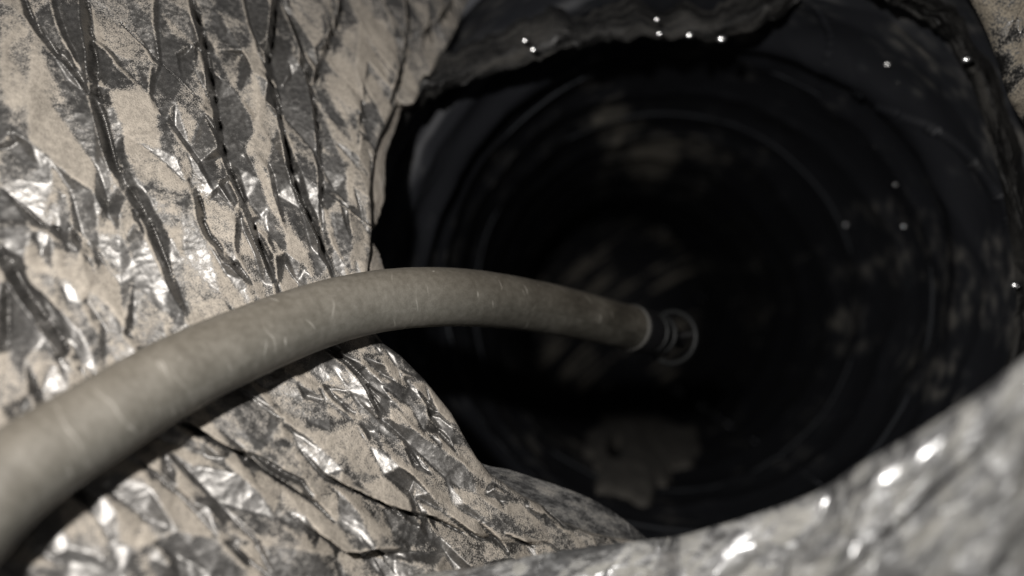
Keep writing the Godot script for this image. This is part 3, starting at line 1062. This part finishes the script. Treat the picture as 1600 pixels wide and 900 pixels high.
	part("film_cuff", cuff([600, 260, 632, 196, 668, 160, 716, 136, 780, 112, 840, 92, 905, 76, 980, 62, 1060, 58, 1130, 60, 1190, 40, 1250, 0], Vector2(-14, -58), 0.60, 301, O), cuff_mat, duct)
	part("film_cuff", cuff([1300, -60, 1370, -8, 1440, 32, 1490, 84, 1528, 160, 1552, 240, 1570, 320, 1582, 400, 1588, 470, 1578, 540, 1556, 620], Vector2(46, -24), 0.535, 302, O), cuff_mat, duct)
	# small mirror domes added for their glints, turned to the lamp
	var gloss := StandardMaterial3D.new()
	gloss.albedo_color = Color(0.27, 0.27, 0.27)
	gloss.metallic = 1.0
	gloss.roughness = 0.12
	for q in [[1128, 60, 1.0], [1078, 54, 0.8], [1031, 52, 0.5], [1027, 30, 0.35], [821, 63, 0.5], [834, 77, 0.6], [1392, 97, 0.6], [1412, 121, 0.45], [1440, 160, 1.0], [1511, 92, 0.8], [1311, 177, 0.45], [1370, 223, 0.45], [1405, 288, 0.4], [1328, 345, 0.4], [1422, 355, 0.35], [1586, 445, 0.5], [1050, 470, 0.4]]:
		var at := duct_spot(q[0], q[1])
		var p := duct_point(at.x, at.y, 0.004)
		if q[1] < 100 and q[0] < 1200 or q[0] > 1500:
			p = ray(q[0], q[1], 0.575 if q[0] < 1300 else 0.52)
		part("glint_dome", glint_mesh(p, 0.032 * sqrt(q[2]), O), gloss, duct)
	build_clump()

func glint_mesh(p: Vector3, size: float, O: Vector3) -> ArrayMesh:   # a shallow dome turned to the light
	var z := (Vector3(-0.03, 0.06, 0.03) - p).normalized()
	var x := Vector3.UP.cross(z).normalized()
	var y := z.cross(x)
	var P := PackedVector3Array()
	for j in 7:
		for k in 17:
			var a := TAU * k / 16.0
			var f := (j / 6.0) * 0.14
			P.append(eye * (p + ((x * cos(a) + y * sin(a) * 0.8) * sin(f) + z * (cos(f) - 1.0)) * size) - O)
	return sheet(P, 17, 7, PackedByteArray(), PackedColorArray(), true)

func cuff(lower: Array, rise: Vector2, depth: float, sd: int, O: Vector3) -> ArrayMesh:
	var w := 300
	var h := 70
	var H := PackedFloat32Array()
	H.resize(w * h)
	crumple(H, w, h, 34.0, 0.016, sd, Vector2(0.4, 1), 1.3)
	crumple(H, w, h, 14.0, 0.005, sd + 20, Vector2(0.4, 1), 1.3)
	var n := FastNoiseLite.new()
	n.seed = sd
	n.frequency = 0.05
	var P := PackedVector3Array()
	for y in h:
		var t := float(y) / (h - 1)
		for x in w:
			var q := line_at(lower, float(x) / (w - 1))
			var d := depth
			q += Vector2(0, 1) * n.get_noise_1d(x) * 12.0
			if t < 0.25:
				var e := (0.25 - t) / 0.25
				q += rise * 0.10 * e
				d += 0.05 * e
			else:
				var e := (t - 0.25) / 0.75
				q += rise * e * (1.0 + 0.4 * n.get_noise_1d(x * 0.4 + 300))
				d += 0.02 * e * e - 0.012 * sin(e * PI)
			P.append(eye * ray(q.x, q.y, d - H[y * w + x]) - O)
	return sheet(P, w, h)

func duct_material(D: PackedFloat32Array, w: int, h: int) -> ORMMaterial3D:
	var g1 := noise_field(w, h, 86, 0.12, 0, 4)
	var col := PackedByteArray()
	col.resize(w * h * 3)
	var orm := col.duplicate()
	for k in w * h:
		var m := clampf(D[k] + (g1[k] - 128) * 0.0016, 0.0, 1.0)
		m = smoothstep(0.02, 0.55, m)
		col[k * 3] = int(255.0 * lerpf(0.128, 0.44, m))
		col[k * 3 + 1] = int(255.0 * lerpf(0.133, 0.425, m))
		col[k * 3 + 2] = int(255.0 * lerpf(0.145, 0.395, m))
		orm[k * 3] = 255
		orm[k * 3 + 1] = int(255.0 * (lerpf(0.60, 0.95, m) if k > w * h * 0.42 else lerpf(0.42, 0.9, m)))
		orm[k * 3 + 2] = int(255.0 * (lerpf(0.0, 0.0, m) if k > w * h * 0.42 else lerpf(0.08, 0.0, m)))
	var mat := ORMMaterial3D.new()
	mat.albedo_texture = tex(w, h, Image.FORMAT_RGB8, col)
	mat.orm_texture = tex(w, h, Image.FORMAT_RGB8, orm)
	mat.cull_mode = BaseMaterial3D.CULL_DISABLED
	mat.metallic_specular = 0.22
	return mat

func build_clump() -> void:
	# caked dust on the duct's floor, with one hole in it
	var nr := 40
	var na := 120
	var n := FastNoiseLite.new()
	n.seed = 40
	n.frequency = 0.9
	var P := PackedVector3Array()
	var O := Vector3.ZERO
	for j in nr:
		for k in na:
			var a := TAU * k / (na - 1)
			var c := Vector2(cos(a), sin(a))
			var lim := 1.0 + 0.55 * n.get_noise_2d(c.x * 0.9, c.y * 0.9) + 0.22 * n.get_noise_2d(c.x * 2.2 + 9, c.y * 2.2)
			var f := float(j) / (nr - 1)
			var q := c * f * lim
			var ang := -1.60 + q.x * 0.40 + q.y * 0.12
			var s := 0.74 + q.y * 0.24
			var hgt := (0.020 + 0.022 * maxf(0.0, q.y)) * (1.0 - f * f) + 0.006 * n.get_noise_2d(q.x * 3.0, q.y * 3.0) + 0.006
			var hole := ((q - Vector2(-0.42, -0.25)) * Vector2(1.0, 0.6)).length()
			hgt -= 0.06 * (1.0 - smoothstep(0.06, 0.16, hole))
			if f > 0.93:
				hgt -= 0.03 * (f - 0.93) / 0.07
			P.append(eye * duct_point(ang, s, hgt))
	O = P[0]
	for k in P.size():
		P[k] -= O
	var o := thing("dust_clump", "pale brown patch of caked dust with a dark hole, on the duct floor", "dust clump", O)
	var m := StandardMaterial3D.new()
	m.albedo_color = Color(0.27, 0.26, 0.242)
	m.roughness = 0.95
	m.cull_mode = BaseMaterial3D.CULL_DISABLED
	part("caked_dust", sheet(P, na, nr, PackedByteArray(), PackedColorArray(), true), m, o)

# ------------------------------------------------------------------ hose

func build_hose() -> void:
	var pts := [ray(-330, 1120, 0.208), ray(-150, 925, 0.238), ray(0, 762, 0.265), ray(150, 661, 0.296), ray(330, 560, 0.339), ray(540, 481, 0.401), ray(700, 464, 0.440), ray(850, 481, 0.508), ray(985, 512, 0.592)]
	var O := eye * (pts[3] as Vector3)
	var r := 0.0186
	var nu := 72
	var nv := 620
	var P := PackedVector3Array()
	var UV := PackedVector2Array()
	var n := FastNoiseLite.new()
	n.seed = 8
	n.frequency = 1.0
	var frames := []
	var up := Vector3.UP
	for y in nv:
		var t := float(y) / (nv - 1)
		var c := along(pts, t)
		var f := (along(pts, minf(1.0, t + 0.004)) - along(pts, maxf(0.0, t - 0.004))).normalized()
		var x := f.cross(up).normalized()
		up = x.cross(f).normalized()
		frames.append([c, f, x, up])
		var swell := 1.0
		if t > 0.975:
			swell += 0.035 * sqrt((t - 0.975) / 0.025)          # the end flares a little over the fitting
		for k in nu:
			var a := TAU * k / (nu - 1)
			var lump := 1.0 + 0.006 * n.get_noise_2d(cos(a) * 1.5 + 7.0, t * 30.0) + 0.0035 * n.get_noise_2d(t * 160.0, sin(a) * 0.6)
			P.append(eye * (c + (x * cos(a) + up * sin(a)) * r * swell * lump) - O)
			UV.append(Vector2(t, k / (nu - 1.0)))
	var hose := thing("hose", "scuffed olive-grey hose lying over the foil and reaching into the duct", "hose", O)
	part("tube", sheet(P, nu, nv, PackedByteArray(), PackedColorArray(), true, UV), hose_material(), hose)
	# the cut end: a rounded rubber lip, then the fitting
	var last: Array = frames[nv - 1]
	var lip := StandardMaterial3D.new()
	lip.albedo_color = Color(0.42, 0.415, 0.40)
	lip.roughness = 0.45
	part("end_lip", lathe(last, [[-0.0035, r * 1.04], [-0.0015, r * 1.075], [0.001, r * 1.07], [0.0025, r * 1.02], [0.003, r * 0.93], [0.002, r * 0.82]], O), lip, hose)
	var black := StandardMaterial3D.new()
	black.albedo_color = Color(0.06, 0.06, 0.065)
	black.roughness = 0.55
	part("collar", lathe(last, [[-0.004, r * 0.80], [0.0035, r * 0.84], [0.004, r * 0.98], [0.005, r * 1.02], [0.025, r * 1.02], [0.026, r * 0.98], [0.0265, r * 0.4]], O), black, hose)
	var steel := StandardMaterial3D.new()
	steel.albedo_color = Color(0.14, 0.145, 0.145)
	steel.roughness = 0.5
	steel.metallic = 0.35
	var noz := part("nozzle", lathe(last, [[0.025, r * 0.5], [0.038, r * 0.55], [0.058, r * 0.5], [0.083, r * 0.45], [0.090, r * 0.2], [0.091, 0.0005]], O), black, hose)
	var ring := r * 1.4
	part("nozzle_ring", lathe(last, [[0.069, ring * 0.86], [0.0685, ring * 0.93], [0.069, ring], [0.0725, ring], [0.073, ring * 0.93], [0.0725, ring * 0.86], [0.069, ring * 0.86]], O), steel, noz)
	for j in 3:
		var a := TAU * j / 3.0 + 0.5
		var out: Vector3 = (last[2] as Vector3) * cos(a) + (last[3] as Vector3) * sin(a)
		var spoke := BoxMesh.new()
		spoke.size = Vector3(0.003, ring * 0.56, 0.002)
		var sp := part("nozzle_spoke", spoke, black, noz)
		var fwd: Vector3 = last[1]
		sp.transform = Transform3D(eye.basis * Basis(out.cross(fwd), out, fwd), eye * ((last[0] as Vector3) + fwd * 0.0708 + out * ring * 0.62) - O)
	for q in [[0.031, 1.0, 0.005], [0.046, 0.96, 0.004]]:
		var rr: float = r * q[1]
		var th: float = q[2]
		part("nozzle_disc", lathe(last, [[q[0], r * 0.5], [q[0] + 0.004, rr * 0.78], [q[0] - 0.0006, rr * 0.86], [q[0] - 0.0006, rr * 0.97], [q[0] + 0.0006, rr], [q[0] + th - 0.0006, rr], [q[0] + th, rr * 0.97], [q[0] + th, r * 0.5]], O), steel, noz)

func lathe(frame: Array, prof: Array, O: Vector3) -> ArrayMesh:
	var P := PackedVector3Array()
	var c: Vector3 = frame[0]
	var f: Vector3 = frame[1]
	var x: Vector3 = frame[2]
	var u: Vector3 = frame[3]
	for q in prof:
		for k in 65:
			var a := TAU * k / 64.0
			P.append(eye * (c + f * q[0] + (x * cos(a) + u * sin(a)) * q[1]) - O)
	return sheet(P, 65, prof.size(), PackedByteArray(), PackedColorArray(), true)

func hose_material() -> ORMMaterial3D:
	var w := 2048
	var h := 384
	var bands := noise_field(w, h, 41, 0.05, 0, 4)     # rubbed rings round the hose
	var soft := noise_field(w, h, 42, 0.008, 0, 4)
	var fine := noise_field(w, h, 43, 0.25, 0, 2)
	var nb := FastNoiseLite.new()
	nb.seed = 44
	nb.frequency = 0.035
	nb.fractal_octaves = 4
	var col := PackedFloat32Array()
	col.resize(w * h)
	for x in w:
		var ring := nb.get_noise_1d(x) * 0.018
		for y in h:
			var k := y * w + x
			col[k] = ring + (soft[k] - 128) * 0.0003 + (bands[k] - 128) * 0.0003 + (fine[k] - 128) * 0.0002
	# pale scuffs, short and mostly across the hose
	var rng := RandomNumberGenerator.new()
	rng.seed = 77
	for s in 210:
		var x0 := rng.randf_range(0, w)
		var y0 := rng.randf_range(0, h)
		var leng := rng.randf_range(6, 40) if rng.randf() < 0.8 else rng.randf_range(40, 90)
		var lean := rng.randf_range(-0.35, 0.35)
		var br := rng.randf_range(0.04, 0.22)
		var wd := rng.randf_range(0.8, 2.4)
		for j in int(leng):
			var xm := x0 + lean * j + 2.0 * sin(j * 0.15 + s)
			for i in range(-3, 4):
				var xx := posmod(int(xm) + i, w)
				var yy := posmod(int(y0) + j, h)
				col[yy * w + xx] += br * exp(-i * i / (wd * wd)) * sin(PI * (j + 0.5) / int(leng))
	var rgb8 := PackedByteArray()
	rgb8.resize(w * h * 3)
	var orm := rgb8.duplicate()
	for k in w * h:
		var y := int(k / w)
		# the back of the hose carries settled dust
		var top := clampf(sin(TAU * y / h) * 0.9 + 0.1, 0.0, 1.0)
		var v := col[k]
		var end_shade := smoothstep(0.58, 1.0, float(k % w) / w) * (0.13 + (soft[k] - 128) * 0.0012)  # blotchy shade painted into the colour towards the far end
		v -= end_shade
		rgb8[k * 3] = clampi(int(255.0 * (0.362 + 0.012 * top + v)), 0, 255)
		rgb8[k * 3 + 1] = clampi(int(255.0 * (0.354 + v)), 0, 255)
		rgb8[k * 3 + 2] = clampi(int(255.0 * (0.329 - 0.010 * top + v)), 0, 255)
		orm[k * 3] = 255
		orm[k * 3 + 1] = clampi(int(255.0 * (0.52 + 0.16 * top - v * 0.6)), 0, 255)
		orm[k * 3 + 2] = 0
	var m := ORMMaterial3D.new()
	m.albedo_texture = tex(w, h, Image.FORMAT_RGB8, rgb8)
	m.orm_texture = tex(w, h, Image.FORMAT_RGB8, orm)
	m.cull_mode = BaseMaterial3D.CULL_DISABLED
	return m
